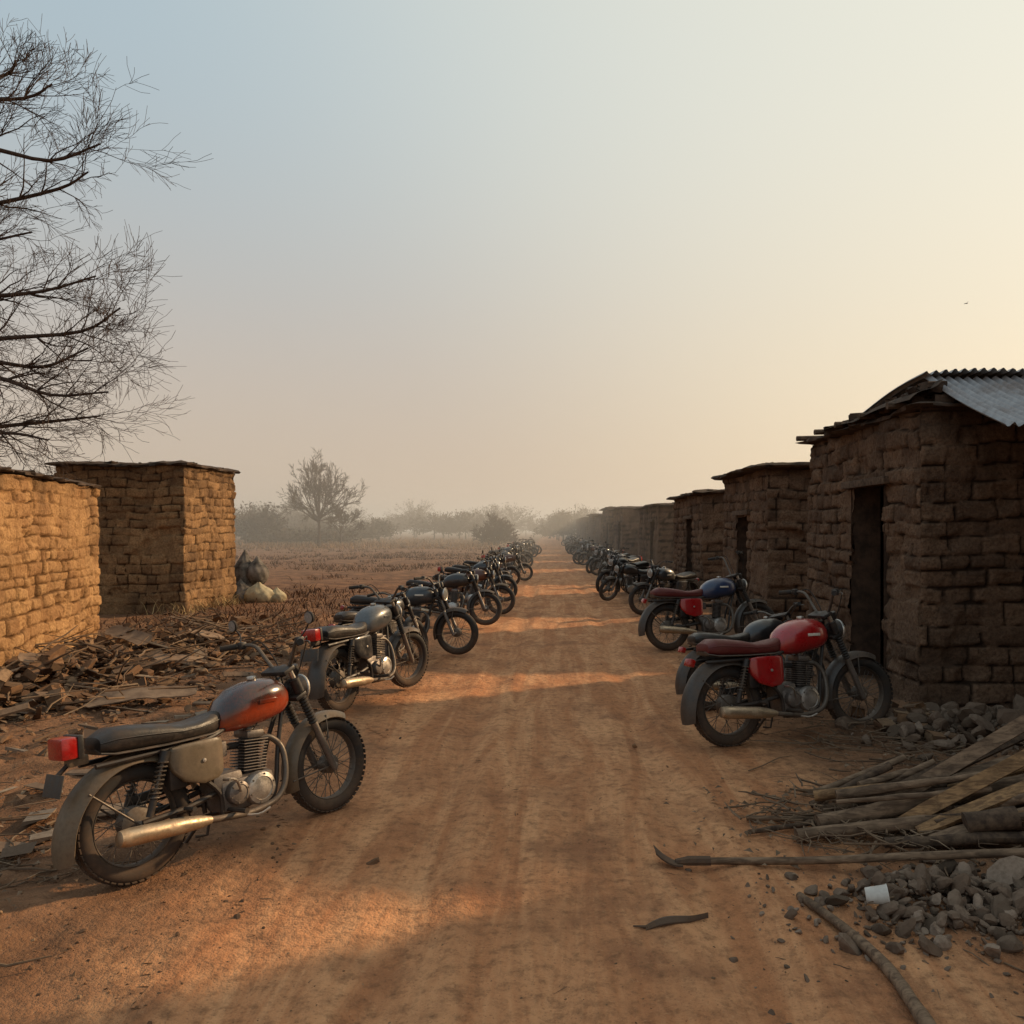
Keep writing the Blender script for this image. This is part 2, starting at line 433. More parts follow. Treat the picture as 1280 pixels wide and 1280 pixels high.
def corr(mb,p0,du,dv,wu,lv,amp=0.02,per=0.085,mat=0,sag=0.03):
    du=Vector(du).normalized();dv=Vector(dv).normalized();nn=du.cross(dv).normalized()
    nu=int(wu/per*8);nv=14;vs=[];fs=[]
    for j in range(nv+1):
        for i in range(nu+1):
            a=wu*i/nu;b=lv*j/nv
            edge=R.uniform(-0.008,0.008) if j in(0,nv) else 0
            z=amp*math.sin(2*math.pi*a/per)+sag*math.sin(b*2.1+a*0.8)+0.02*math.sin(a*3.1)
            vs.append(Vector(p0)+du*a+dv*(b+edge)+nn*z)
    for j in range(nv):
        for i in range(nu):
            fs.append((j*(nu+1)+i,j*(nu+1)+i+1,(j+1)*(nu+1)+i+1,(j+1)*(nu+1)+i))
    mb.add(vs,fs,mat,True)
mb=MB()
for i,(x,w) in enumerate(((0.22,1.55),(1.72,1.55),(3.2,1.6))):
    corr(mb,(x,0.42,3.62+0.012*i),(1,0.02*(-1)**i,0.015),(0.06,-1,-0.50),w,1.62-0.08*i,0.022,0.105)
    corr(mb,(x-0.02,0.34,3.635+0.012*i),(1,0.0,0.015),(0.0,1,-0.10),w,3.2,0.022,0.105)
mb.obj('corrugated_roof_sheets',[MMET],A)
mb=MB()
for i in range(5):
    y=0.35+i*0.8
    mb.tube([(-0.2,y,3.28),(2,y+0.05,3.34),(4.8,y,3.36)],0.04,0,7)
for i in range(70):
    s_=R.uniform(0.04,0.13);t=R.random();mb.box((R.uniform(-0.02,0.3),0.05+2.6*t,3.25+(1-t)*R.uniform(0,0.26)),(s_*1.9,s_*1.5,s_*.9),1,Matrix.Rotation(R.uniform(0,3),3,'Z'),bev=0.015,jit=0.02)
corr(mb,(-0.12,-0.02,3.29),(1,0,0.50),(-0.03,1,-0.03),0.42,1.5,0.02,0.4,1,0.03)
corr(mb,(-0.14,1.4,3.25),(1,0,0.12),(-0.03,1,0.0),0.7,1.3,0.02,0.4,1,0.03)
mb.obj('roof_poles_and_rubble',[MWOODD,MROOF],A)

# ---------------------------------------------------------------- motorcycles
def se(x,w,z0,z1,e=2.6,n=20,y0=0):
    zc=(z0+z1)/2;h=(z1-z0)/2;o=[]
    for k in range(n):
        a=2*math.pi*k/n;c,s_=math.cos(a),math.sin(a)
        o.append((x,y0+w*math.copysign(abs(c)**(2/e),c),zc+h*math.copysign(abs(s_)**(2/e),s_)))
    return o
def spline(pts,n=6):
    P_=[Vector(p) for p in pts];out=[]
    P_=[P_[0]*2-P_[1]]+P_+[P_[-1]*2-P_[-2]]
    for i in range(1,len(P_)-2):
        for k in range(n):
            t=k/n;a,b,c,d=P_[i-1:i+3]
            out.append(0.5*((2*b)+(c-a)*t+(2*a-5*b+4*c-d)*t*t+(3*b-a-3*c+d)*t**3))
    out.append(P_[-2]);return out
TY,CH,TK,ST,FR,EN,FD,RL,EX,SP,RB,GL,PL,WH,AM,HX=range(16)
def wheel(mb,c,knob=True,drum=0.075):
    c=Vector(c);ax=(0,1,0)
    mb.torus(c,ax,0.264,0.047,0.050,TY,56,12)
    mb.torus(c,ax,0.222,0.010,0.030,HX,48,8)
    if knob:
        for i in range(50):
            for y,sk in ((-0.033,0.5),(0.0,0),(0.033,0.5)):
                a=2*math.pi*(i+sk)/50
                rr=0.3105-abs(y)*0.30
                M_=Matrix.Rotation(-a,3,'Y')
                p=M_@Vector((rr,y,0))+c
                mb.box(p,(0.007,0.027,0.026),TY,M_)
    mb.lathe([(0,-0.055),(drum*0.6,-0.052),(drum,-0.04),(drum,0.03),(drum*0.6,0.04),(0,0.055)],c,ax,HX,20)
    mb.lathe([(0,-0.085),(0.014,-0.085),(0.014,0.085),(0,0.085)],c,ax,CH,10)
    for i in range(32):
        a=2*math.pi*i/32;sd=1 if i%2 else -1;b=a+(0.55 if (i//2)%2 else -0.55)
        p0=c+Vector((math.cos(b)*drum*0.85,sd*0.035,math.sin(b)*drum*0.85))
        p1=c+Vector((math.cos(a)*0.216,sd*0.004,math.sin(a)*0.216))
        mb.tube([p0,p1],0.0026,HX,4,False)
def fender(mb,c,Rf,a0,a1,hw,mat,drop=0.035,n=26,flare=0.0):
    c=Vector(c);secs=[]
    for i in range(n+1):
        t=i/n;a=math.radians(a0+(a1-a0)*t)
        rr=Rf+flare*max(0,(t-0.6)/0.4)**2
        out=[];inn=[]
        w=hw*(0.75+0.25*min(1,t*6,(1-t)*9+0.35))
        for k in range(9):
            s_=-1+2*k/8
            r1_=rr-drop*abs(s_)**3;r2_=r1_-0.005
            out.append(c+Vector((math.cos(a)*r1_,w*s_,math.sin(a)*r1_)))
            inn.append(c+Vector((math.cos(a)*r2_,w*s_*0.94,math.sin(a)*r2_)))
        secs.append(out+inn[::-1])
    mb.loft(secs,mat)
def bike_mesh(name,mats,knob=True,steer=0,seatback=0.0,bag=False,rack=False,gaiter=True,mirrors=True,a1=196,bars=0.0,tail=True):
    mb=MB();r=0.311
    wheel(mb,(0,0,r),knob,0.085)
    for y in(-0.085,0.085):
        mb.tube([(0,y,r),(0.25,y,r+0.01),(0.46,y*0.9,0.36)],0.017,FR,8)
    for y in(-0.125,0.125):
        p0=Vector((0.02,y,r+0.03));p1=Vector((0.13,y*1.0,0.665));d=p1-p0
        mb.tube([p0,p1],0.010,HX,8);mb.tube([p0,p0+d*0.35],0.019,FR,10);mb.tube([p1-d*0.18,p1],0.027,FR,12)
        u=d.orthogonal().normalized();w=d.normalized().cross(u);co=[]
        for i in range(91):
            a=i/90*2*math.pi*9;co.append(p0+d*(0.25+0.6*i/90)+(u*math.cos(a)+w*math.sin(a))*0.026)
        mb.tube(co,0.0042,HX,5)
    for y in(-0.10,0.10):
        mb.tube(spline([(-0.22,y*0.9,0.66),(0.1,y,0.665),(0.38,y,0.67),(0.6,y*0.5,0.73),(0.95,0,0.84)],4),0.014,FR,8)
        mb.tube(spline([(0.13,y,0.66),(0.30,y,0.50),(0.44,y,0.36),(0.46,y*0.9,0.22)],4),0.014,FR,8)
        mb.tube(spline([(0.97,y*0.2,0.78),(0.88,y*0.6,0.52),(0.82,y*0.8,0.26),(0.72,y*0.8,0.19),(0.46,y*0.9,0.20)],4),0.014,FR,8)
    mb.tube([(0.965,0,0.72),(0.905,0,0.90)],0.028,FR,12)
    T=[(0.475,.035,.70,.75),(0.49,.075,.685,.80),(0.53,.112,.675,.865),(0.60,.138,.67,.915),(0.69,.152,.675,.945),(0.78,.155,.685,.955),(0.86,.145,.70,.95),(0.92,.122,.715,.93),(0.965,.088,.74,.895),(0.99,.045,.77,.86),(0.997,.012,.80,.83)]
    mb.loft([se(x,w,a,b,2.5,28) for x,w,a,b in T],TK)
    mb.lathe([(0,0),(0.03,0),(0.032,0.008),(0.028,0.02),(0,0.024)],(0.77,0,0.953),(0,0,1),CH,16)
    for y in(-1,1):
        mb.box((0.77,y*0.1565,0.825),(0.12,0.006,0.022),WH,bev=0.0025)
    S=[(-0.20,.05,.735,.775),(-0.19,.09,.715,.80),(-0.12,.115,.70,.835+seatback),(0.0,.125,.695,.828+seatback),(0.14,.13,.69,.808),(0.24,.128,.69,.785),(0.34,.12,.69,.785),(0.43,.10,.69,.80),(0.50,.075,.70,.812),(0.525,.05,.72,.80)]
    mb.loft([se(x,w,a,b,3.2,24) for x,w,a,b in S],ST)
    mb.loft([se(x,w+.006,a-0.004,a+0.012,4,16) for x,w,a,b in S],HX)
    mb.tube([(x,-(w+.001),(a+b)/2+.012) for x,w,a,b in S[1:-1]],0.004,ST,5)
    for y in(-1,1):
        secs=[]
        for x,z0,z1,yy_ in((0.145,.585,.655,.112),(0.16,.54,.672,.128),(0.22,.475,.68,.138),(0.33,.44,.68,.142),(0.42,.45,.678,.134),(0.455,.47,.67,.122),(0.462,.49,.66,.115)):
            secs.append(se(x,0.020,z0,z1,5.5,20,y*(yy_-0.004)))
        mb.loft(secs,SP)
        mb.lathe([(0.011,0),(0.011,0.006),(0,0.008)],(0.33,y*0.158,0.57),(0,y,0),CH,10)
    mb.box((0.30,0,0.56),(0.20,0.19,0.2),FR,bev=0.02)
    mb.box((0.20,-0.09,0.50),(0.10,0.05,0.12),FR,bev=0.012)
    mb.box((0.64,0,0.315),(0.36,0.20,0.19),EN,bev=0.045)
    mb.box((0.52,0,0.39),(0.2,0.17,0.13),EN,bev=0.04)
    for y,rr,x,z in((-1,.098,.70,.32),(1,.105,.71,.32),(-1,.07,.55,.33),(1,.065,.54,.34)):
        mb.lathe([(rr,0),(rr,0.028),(rr*.93,0.04),(rr*.7,0.047),(rr*.68,0.043),(rr*.3,0.05),(0,0.051)],(x,y*0.095,z),(0,y,0),CH if rr>.09 else EN,28)
        for k in range(6):
            a=k*math.pi/3+.3
            mb.lathe([(0.006,0),(0.006,0.006),(0,0.007)],(x+math.cos(a)*rr*.82,y*0.136,z+math.sin(a)*rr*.82),(0,y,0),HX,8)
    tilt=Matrix.Rotation(math.radians(6),3,'Y')
    cb=Vector((0.70,0,0.40))
    mb.lathe([(0.058,0),(0.058,0.22)],cb,tilt@Vector((0,0,1)),FR,20)
    for i in range(11):
        s_=0.155 if i<8 else 0.165
        mb.box(cb+tilt@Vector((0,0,0.025+i*0.0175)),(s_,s_,0.006),EN,tilt,bev=0.0028)
    mb.box(cb+tilt@Vector((0,0,0.235)),(0.12,0.15,0.05),EN,tilt,bev=0.018)
    mb.lathe([(0.035,-0.02),(0.035,0),(0.03,0.02),(0,0.028)],cb+tilt@Vector((0,0,0.26)),(0,0,1),EN,16)
    mb.tube([(0.64,0,0.58),(0.55,0,0.585)],0.02,RB,12);mb.box((0.52,0,0.58),(0.07,0.06,0.09),EN,bev=0.012)
    mb.tube([(0.50,0,0.585),(0.42,0,0.59)],0.03,RB,12)
    mb.tube(spline([(0.70,-0.08,0.66),(0.74,-0.1,0.72),(0.80,-.06,.76)],4),0.004,RB,5)
    mb.tube(spline([(0.76,-0.03,0.60),(0.84,-0.05,0.585),(0.90,-0.075,0.50),(0.885,-0.11,0.34),(0.80,-0.135,0.235),(0.62,-0.15,0.205),(0.42,-0.16,0.225),(0.30,-0.165,0.245)],6),0.0185,HX,12)
    mb.tube([(0.34,-0.165,0.238),(0.28,-0.17,0.245),(0.18,-0.175,0.258),(-0.12,-0.18,0.285),(-0.17,-0.181,0.29),(-0.175,-0.181,0.2905)],[0.021,0.034,0.044,0.048,0.040,0.026],EX,18)
    mb.lathe([(0.024,0),(0.022,-0.03),(0.0,-0.03)],(-0.175,-0.181,0.291),(-1,0,0.08),RB,12)
    for y in(-1,1):
        mb.tube([(0.50,y*0.09,0.245),(0.50,y*0.27,0.25)],[0.012,0.016],RB,8)
        mb.tube([(0.22,y*0.12,0.33),(0.22,y*0.22,0.335)],[0.010,0.014],RB,8)
    mb.tube(spline([(0.55,-0.15,0.34),(0.5,-0.18,0.42),(0.42,-0.19,0.44),(0.42,-.25,.445)],4),0.008,CH,8)
    mb.tube(spline([(0.5,-0.13,0.22),(0.62,-0.19,0.19),(0.70,-.20,0.21)],3),0.007,CH,6)
    mb.tube([(0.46,0.11,0.20),(0.42,0.245,0.045),(0.40,0.26,0.03)],[0.011,0.010,0.018],FR,8)
    mb.tube([(0.5,0.09,0.22),(0.47,0.10,0.09),(0.40,0.1,0.1)],0.009,FR,6)
    mb.box((0.26,0.10,0.42),(0.46,0.03,0.05),FR,Matrix.Rotation(math.radians(-4),3,'Y'),bev=0.01)
    mb.tube([(0.0,0.1,0.25),(0.5,0.1,0.27)],0.008,RB,5);mb.tube([(0.0,0.1,0.375),(0.5,0.1,0.37)],0.008,RB,5)
    mb.lathe([(0.068,-.004),(0.068,.004)],(0,0.1,r),(0,1,0),RB,24)
    fender(mb,(0,0,r),0.375,18,a1,0.098,FD,0.055,30,0.035)
    for y in(-1,1): mb.tube([(-0.02,y*0.1,r),(-0.26,y*0.088,r+0.22)],0.006,HX,6)
    if tail:
        mb.box((-0.27,0,0.70),(0.10,0.06,0.05),FD,bev=0.012)
        mb.box((-0.33,0,0.775),(0.085,0.16,0.11),RL,bev=0.016)
        mb.box((-0.280,0,0.775),(0.03,0.168,0.118),FR,bev=0.008)
        mb.tube([(-0.28,0,.69),(-0.28,0,0.76)],0.02,FR,8)
        mb.box((-0.385,0,0.60),(0.006,0.19,0.11),PL,Matrix.Rotation(math.radians(14),3,'Y'),bev=0.002)
        mb.tube([(-0.30,0,0.70),(-0.37,0,0.64)],0.012,FR,6)
    else:
        mb.box((-0.31,0,0.66),(0.05,0.09,0.06),RL,Matrix.Rotation(.4,3,'Y'),bev=0.012)
    if rack or bag:
        for y in(-0.09,0.09): mb.tube(spline([(0.0,y,0.72),(-0.1,y,0.85),(-0.32,y,0.86)],3),0.006,HX,6)
        for k in range(4): mb.tube([(-0.12-k*0.06,-.09,.86),(-0.12-k*0.06,.09,.86)],0.005,HX,6)
    if bag:
        for y in(-1,1):
            mb.loft([se(x,0.05,z0,z1,3,16,y*0.185) for x,z0,z1 in((-.24,.52,.62),(-.21,.44,.68),(-.1,.41,.70),(0.08,.41,.70),(0.15,.45,.68),(0.17,.52,.62))],RB)
    # ---------- front assembly
    hd=Vector((0.935,0,0.81));axs=Vector((-0.28,0,0.66)).normalized()
    mb.M=Matrix.Translation(hd)@Matrix.Rotation(steer,4,axs)@Matrix.Translation(-hd)
    ax_=Vector((1.30,0,r));up=axs
    wheel(mb,ax_,knob,0.06)
    for y in(-0.09,0.09):
        b0=ax_+Vector((-0.03,y,0))
        mb.tube([b0-up*0.03,b0+up*0.02,b0+up*0.34],[0.02,0.024,0.0235],EN,12)
        mb.tube([b0+up*0.33,b0+up*0.74],0.0165,CH,10)
        if gaiter:
            prof=[]
            for i in range(19): prof.append((0.031 if i%2 else 0.022,0.33+i*0.011))
            mb.lathe(prof,b0,up,RB,12)
        mb.lathe([(0.019,0.56),(0.034,0.565),(0.034,0.66),(0.019,0.665)],b0,up,FR,12)
    cz=ax_+Vector((-0.03,0,0))
    rotc=Matrix.Rotation(-math.atan2(0.28,0.66),3,'Y')
    for h_ in(0.535,0.725): mb.box(cz+up*h_+Vector((-0.02,0,0)),(0.09,0.24,0.03),FR,rotc,bev=0.01)
    fender(mb,ax_,0.352,62,198,0.072,FD,0.045,24,0.0)
    for y in(-1,1):
        mb.tube([ax_+Vector((-0.03,y*0.08,0.0)),ax_+Vector((-0.335,y*0.062,-0.03))],0.0055,HX,6)
        mb.tube([ax_+Vector((-0.05,y*0.09,0.18)),ax_+Vector((-0.03,y*0.06,0.33))],0.0055,HX,6)
    hl=Vector((1.10,0,0.845))
    mb.lathe([(0,-0.09),(0.035,-0.085),(0.068,-0.05),(0.084,0),(0.088,0.02)],hl,(1,0,-.05),FR,24)
    mb.lathe([(0.088,0.02),(0.093,0.026),(0.088,0.04),(0.08,0.036)],hl,(1,0,-.05),CH,24)
    mb.lathe([(0.082,0.034),(0.05,0.048),(0,0.053)],hl,(1,0,-.05),GL,24)
    for y in(-1,1):
        mb.lathe([(0,-.04),(0.03,-.038),(0.036,0),(0.036,.022),(0.03,.026),(0,.026)],(1.045,y*0.055,0.975),(-.35,0,1),FR,16)
    B=bars
    for y in(-1,1):
        mb.tube(spline([(0.995,0,0.975),(0.995,y*0.06,0.98),(0.985,y*0.13,1.02+B*.5),(0.965,y*0.20,1.075+B),(0.93,y*0.28,1.09+B),(0.86,y*0.37,1.085+B)],5),0.0125,HX,8)
        mb.tube([(0.905,y*0.31,1.09+B),(0.90,y*0.318,1.09+B),(0.845,y*0.388,1.084+B),(0.84,y*0.394,1.084+B)],[0.015,0.0195,0.0195,0.021],RB,10)
        mb.box((0.925,y*0.285,1.09+B),(0.045,0.045,0.05),FR,bev=0.01)
        mb.tube(spline([(0.945,y*0.285,1.085+B),(0.965,y*0.32,1.08+B),(0.90,y*0.41,1.07+B)],4),0.005,HX,6)
        mb.tube(spline([(0.945,y*0.28,1.08+B),(1.03,y*0.23,1.10+B),(1.06,y*0.1,0.98),(1.0,y*0.03,0.80),(0.85,y*0.05,0.68)],4),0.0045,RB,5)
        if mirrors:
            mb.tube(spline([(0.92,y*0.29,1.10+B),(0.95,y*0.33,1.16+B),(0.94,y*0.37,1.205+B)],4),0.005,FR,6)
            mb.lathe([(0,-.008),(0.034,-.006),(0.039,0.0),(0.037,.012),(0.022,.018),(0,.021)],(0.935,y*0.38,1.225+B),(1,0,0.1),RB,18)
            mb.lathe([(0.035,-.0085),(0,-.0095)],(0.935,y*0.38,1.225+B),(1,0,0.1),GL,18)
    mb.tube(spline([ax_+Vector((-0.02,.07,.05)),(1.16,.11,.55),(1.05,.09,.80),(1.04,0.05,.95)],4),0.004,RB,5)
    mb.M=None
    return mb.mesh(name,mats)
tyre=dusty('tyre_rubber',(0.018,0.016,0.015),0.75,0,0.3,7)
chrome=dusty('dusty_chrome',(0.52,0.49,0.45),0.27,0.95,0.35,14)
hrd=dusty('worn_steel',(0.13,0.115,0.10),0.42,0.75,0.3,14)
frame=dusty('frame_black',(0.014,0.012,0.012),0.42,0,0.2,12)
alu=dusty('engine_alloy',(0.20,0.18,0.165),0.42,0.8,0.32,14)
rub=dusty('black_rubber',(0.015,0.014,0.013),0.65,0,0.2,10)
exh=dusty('exhaust_steel',(0.58,0.45,0.31),0.27,0.95,0.3,10)
redl=dusty('red_lens',(0.34,0.008,0.006),0.2,0,0.14,10,coat=0.5)
glass=dusty('lamp_glass',(0.30,0.30,0.29),0.12,0.3,0.15,10)
plate=dusty('number_plate',(0.05,0.045,0.04),0.6,0,0.4,20)
badge=dusty('badge',(0.62,0.58,0.5),0.4,0,0.2,10)
amber=dusty('amber_lens',(0.5,0.14,0.02),0.3,0,0.2,10)
def mats(tank,seat,fend,side,badge_=badge):
    return [tyre,chrome,tank,seat,frame,alu,fend,redl,exh,side,rub,glass,plate,badge_,amber,hrd]
blackseat=dusty('seat_vinyl_black',(0.015,0.013,0.012),0.33,0,0.16,12,bmp=0.35)
redseat=dusty('seat_vinyl_red',(0.11,0.010,0.010),0.42,0,0.18,12,bmp=0.35)
khaki=dusty('fender_khaki',(0.135,0.10,0.063),0.4,0,0.35,6)
tankA=dusty('tank_copper_reflection',(0.33,0.045,0.012),0.20,0,0.13,8,col2=(0.022,0.009,0.007),zsplit=0.685,coat=0.8,bmp=0.03)  # dark tank; copper low at the front paints its lit reflection into the colour
red=dusty('paint_red',(0.34,0.006,0.008),0.24,0,0.13,8,coat=0.7,bmp=0.03)
blue=dusty('paint_blue',(0.018,0.038,0.10),0.28,0,0.15,8,coat=0.5,bmp=0.05)
silver=dusty('paint_grey',(0.10,0.105,0.11),0.28,0.4,0.22,8,coat=0.5,bmp=0.05)
blackp=dusty('paint_black',(0.014,0.014,0.016),0.28,0,0.18,8,coat=0.5,bmp=0.05)
slate=dusty('paint_slate',(0.035,0.042,0.05),0.28,0.2,0.2,8,coat=0.5,bmp=0.05)
greyf=dusty('fender_grey',(0.05,0.043,0.038),0.38,0.2,0.3,7)
brownp=dusty('paint_brown',(0.09,0.03,0.018),0.3,0.1,0.2,8,coat=0.4,bmp=0.05)
bA=bike_mesh('bike_copper_reflection',mats(tankA,blackseat,khaki,khaki,tankA),True,0.04,bars=0.07)
bB=bike_mesh('bike_silver',mats(silver,blackseat,greyf,blackp,silver),True,-0.25,mirrors=False,bars=.04)
bR=bike_mesh('bike_red',mats(red,redseat,greyf,red,badge),True,-0.12,bars=0.08,mirrors=False,tail=False)
bBl=bike_mesh('bike_blue',mats(blue,redseat,greyf,red,badge),False,0.1,bars=0.17,mirrors=False,tail=False)
bK=bike_mesh('bike_black',mats(blackp,blackseat,blackp,blackp,silver),False,0.25)
bK2=bike_mesh('bike_black_plain',mats(blackp,blackseat,greyf,blackp,blackp),False,0.3,mirrors=False,bars=-.03,tail=False)
bS=bike_mesh('bike_slate',mats(slate,blackseat,greyf,silver,badge),False,-0.3,mirrors=False,tail=False)
bBr=bike_mesh('bike_brown',mats(brownp,blackseat,khaki,brownp,badge),False,0.1,bars=.05,tail=False)
def place(me,x,y,head,sc=1.0,lean=7):
    o=bpy.data.objects.new('motorcycle',me);scene.collection.objects.link(o)
    o.matrix_world=Matrix.Translation((x,y,g1(x,y)-0.006))@Matrix.Rotation(math.radians(head),4,'Z')@Matrix.Rotation(math.radians(-lean),4,'X')@Matrix.Scale(sc,4)
    return o
place(bA,-2.27,4.40,55,1.03)
place(bB,-2.16,8.23,71,1.08)
place(bS,-2.80,12.0,2,1.08)
place(bK2,-2.55,10.4,58,1.0)
place(bK2,-2.62,15.6,-6,1.05)
place(bBr,-2.45,17.9,-10,1.05)
place(bR,1.60,7.14,22,1.15)
place(bK2,1.72,8.55,20,1.0)
place(bBl,1.87,12.7,12,1.20)
pool=[bK,bS,bB,bK2,bBr,bK2,bK,bS]
y=20.6
while y<62:
    place(R.choice(pool),-2.35+R.uniform(-.25,.2),y,R.uniform(-20,45),R.uniform(1.0,1.1),R.uniform(5,9))
    y+=R.uniform(1.7,3.2)*(1+y/120)
y=18.5
while y<95:
    place(R.choice(pool+[bBl]),2.9+R.uniform(-.2,.3),y,R.uniform(185,240),R.uniform(1.0,1.1),R.uniform(5,9))
    y+=R.uniform(1.5,2.7)*(1+y/120)

# ---------------------------------------------------------------- trees
def rv(): 
    return Vector((R.gauss(0,1),R.gauss(0,1),R.gauss(0,1))).normalized()
def branch(mb,p,d,L,r,depth,maxd,up=0.15,nseg=5,spread=0.6,kids=(4,6),minr=0.004,shr=0.62,mat=0):
    pts=[p.copy()];rad=[r];d=d.normalized()
    for i in range(nseg):
        d=(d+rv()*0.24+Vector((0,0,up*0.3))).normalized()
        p=p+d*(L/nseg);pts.append(p.copy());rad.append(max(minr,r*(1-0.7*(i+1)/nseg)))
    sides=7 if depth==0 else (5 if depth==1 else 3)
    mb.tube(pts,rad,mat,sides,False)
    if depth>=maxd: return
    for k in range(R.randint(*kids)):
        t=R.uniform(0.25,1.0);f=t*nseg;i=min(nseg-1,int(f));q=pts[i].lerp(pts[i+1],f-i)
        dd=(pts[i+1]-pts[i]).normalized()
        side=rv();side=(side-dd*side.dot(dd)).normalized()
        nd=dd*(1-spread*0.45)+side*spread+Vector((0,0,up))
        branch(mb,q,nd,L*shr*R.uniform(0.7,1.15),max(minr,rad[i]*0.6),depth+1,maxd,up,max(3,nseg-1),spread,kids,minr,shr,mat)
MBARK=simple('bark',(0.09,0.060,0.046),0.95,(0.045,0.03,0.023),8,0.5,0.01)
mb=MB()
base=Vector((-14.6,16.6,-0.1))
mb.tube([base,base+Vector((0.1,0,2)),base+Vector((0.0,0.1,4.5)),base+Vector((0.3,0,7.5)),base+Vector((0.2,0.1,10.2)),base+Vector((0.5,0,12.8))],[0.34,0.27,0.23,0.18,0.12,0.05],0,10)
def tgt(px,py,Y): return Vector(((px-688)*Y/1000,Y,1.95-(py-660)*Y/1000))
limbs=[(4.6,(60,550),15.5),(4.6,(125,520),17),(5.2,(135,490),15.8),(6.0,(110,435),16),(6.2,(150,385),15.5),(7.3,(120,345),16.5),(8.0,(40,290),16),(8.9,(110,215),16.3),(9.6,(125,180),15.8),(10.4,(65,105),16.5),(11.0,(20,75),17.2)]
def limb(mb,a,b,r,kk=1.15):
    L=(b-a).length;mid=a.lerp(b,0.5)+Vector((0,0,L*0.07))+rv()*L*0.06
    pts=spline([a,a.lerp(mid,0.6)+rv()*0.25,mid,b.lerp(mid,0.4)+rv()*0.3,b],4);n=len(pts)
    rad=[r*(1-0.85*i/(n-1))+0.006 for i in range(n)]
    mb.tube(pts,rad,0,7,False)
    for k in range(int(n*kk)):
        i=R.randint(int(n*0.25),n-2);dd=(pts[i+1]-pts[i]).normalized()
        s_=rv();s_=(s_-dd*s_.dot(dd)).normalized();s_.y*=0.6
        branch(mb,pts[i],dd*0.95+s_*0.62+Vector((0,0,0.10)),L*0.22*R.uniform(.7,1.2),rad[i]*0.45,1,3,0.05,5,0.55,(4,6),0.0040,0.6)
for z,(px,py),Y in limbs:
    limb(mb,base+Vector((0.15,0,z-1.0)),tgt(px,py,Y),0.075,1.1)
for k in range(7):
    a=math.radians(R.uniform(90,300));z=R.uniform(4,10.5)
    limb(mb,base+Vector((0.1,0,z)),base+Vector((math.cos(a)*4.0,math.sin(a)*4.0,z+2.2)),0.09,0.8)
mb.obj('bare_tree',[MBARK],auto=False)

MBARK2=simple('bark_far',(0.07,0.039,0.027),0.95,(0.04,0.024,0.018),8,0.0)
def crown_tree(name,x,y,H,W,seed,trunk=0.35,minr=0.02,dens=9,spread=0.5,kids=(5,7),up=0.1):
    R.seed(seed);mb=MB();b=Vector((x,y,-0.1))
    mb.tube([b,b+Vector((.05,0,H*trunk*0.6)),b+Vector((0,0,H*trunk))],[H*.018,H*.014,H*.012],0,8,False)
    for k in range(dens):
        a=2*math.pi*k*0.618+R.uniform(-.2,.2);el=math.radians(22+62*((k+.5)/dens))
        d=Vector((math.cos(a)*math.cos(el)*W/H*1.3,math.sin(a)*math.cos(el)*W/H*1.3,math.sin(el)))
        L=H*0.43*R.uniform(.92,1.04)*(0.80+0.20*math.sin(el))
        branch(mb,b+Vector((0,0,H*trunk*R.uniform(.78,1))),d,L,H*0.007,0,3,up,5,spread,kids,minr,0.47)
    return mb.obj(name,[MBARK2],auto=False)
crown_tree('bare_tree',-22.6,78,9.6,10.4,21,0.34,0.015,26,0.42,(5,6),0.06)
crown_tree('bare_tree',-21.0,80,5.4,3.5,12,0.3,0.016,8)
crown_tree('bare_shrub',-6.0,88,5.4,7.4,13,0.04,0.022,34)
crown_tree('bare_shrub',0.6,150,6.5,6,14,0.06,0.03,16)
R.seed(77)
mb=MB()
def blobtree(x,y,H,W):
    n=90
    b=Vector((x,y,0))
    mb.tube([b,b+Vector((0,0,H*.5))],[H*.03,H*.012],0,5,False)
    for i in range(n):
        th=R.uniform(0,2*math.pi);ph=math.acos(R.uniform(-0.6,1));rr=R.uniform(.25,1)**0.5
        e=b+Vector((math.cos(th)*math.sin(ph)*W*.5*rr,math.sin(th)*math.sin(ph)*W*.5*rr,H*.5+math.cos(ph)*H*.48*rr))
        s0=b+Vector((0,0,H*.35))+(e-b-Vector((0,0,H*.35)))*0.3
        mb.tube([s0,s0.lerp(e,.6)+rv()*.2,e],[.06,.045,.02],0,3,False)
        for k in range(4):
            q=s0.lerp(e,R.uniform(.4,1));mb.tube([q,q+(e-s0).normalized()*H*.08+rv()*H*.09],[.04,.015],0,3,False)
        for k in range(6):
            q=e+rv()*H*.08;u=rv()*R.uniform(.12,.32);w=rv()*R.uniform(.12,.32)
            mb.add([q,q+u,q+u+w,q+w],[(0,1,2,3)],1,False)
for i in range(90):
    y=R.uniform(120,200);x=R.uniform(-0.72,0.05)*y
    blobtree(x,y,R.uniform(3.5,7.8)*(y/160),R.uniform(5,12)*(y/160))
for i in range(26):
    y=R.uniform(85,115);x=R.uniform(-0.48,-0.2)*y;blobtree(x,y,R.uniform(1.6,4.2)*(1.2 if x/y<-.35 else .8),R.uniform(4,8))
MFOL=randmat('dry_foliage',[(0.04,0.03,0.02),(0.08,0.055,0.034),(0.055,0.04,0.026)],bm=False)
mb.obj('distant_trees',[MBARK2,MFOL],auto=False)

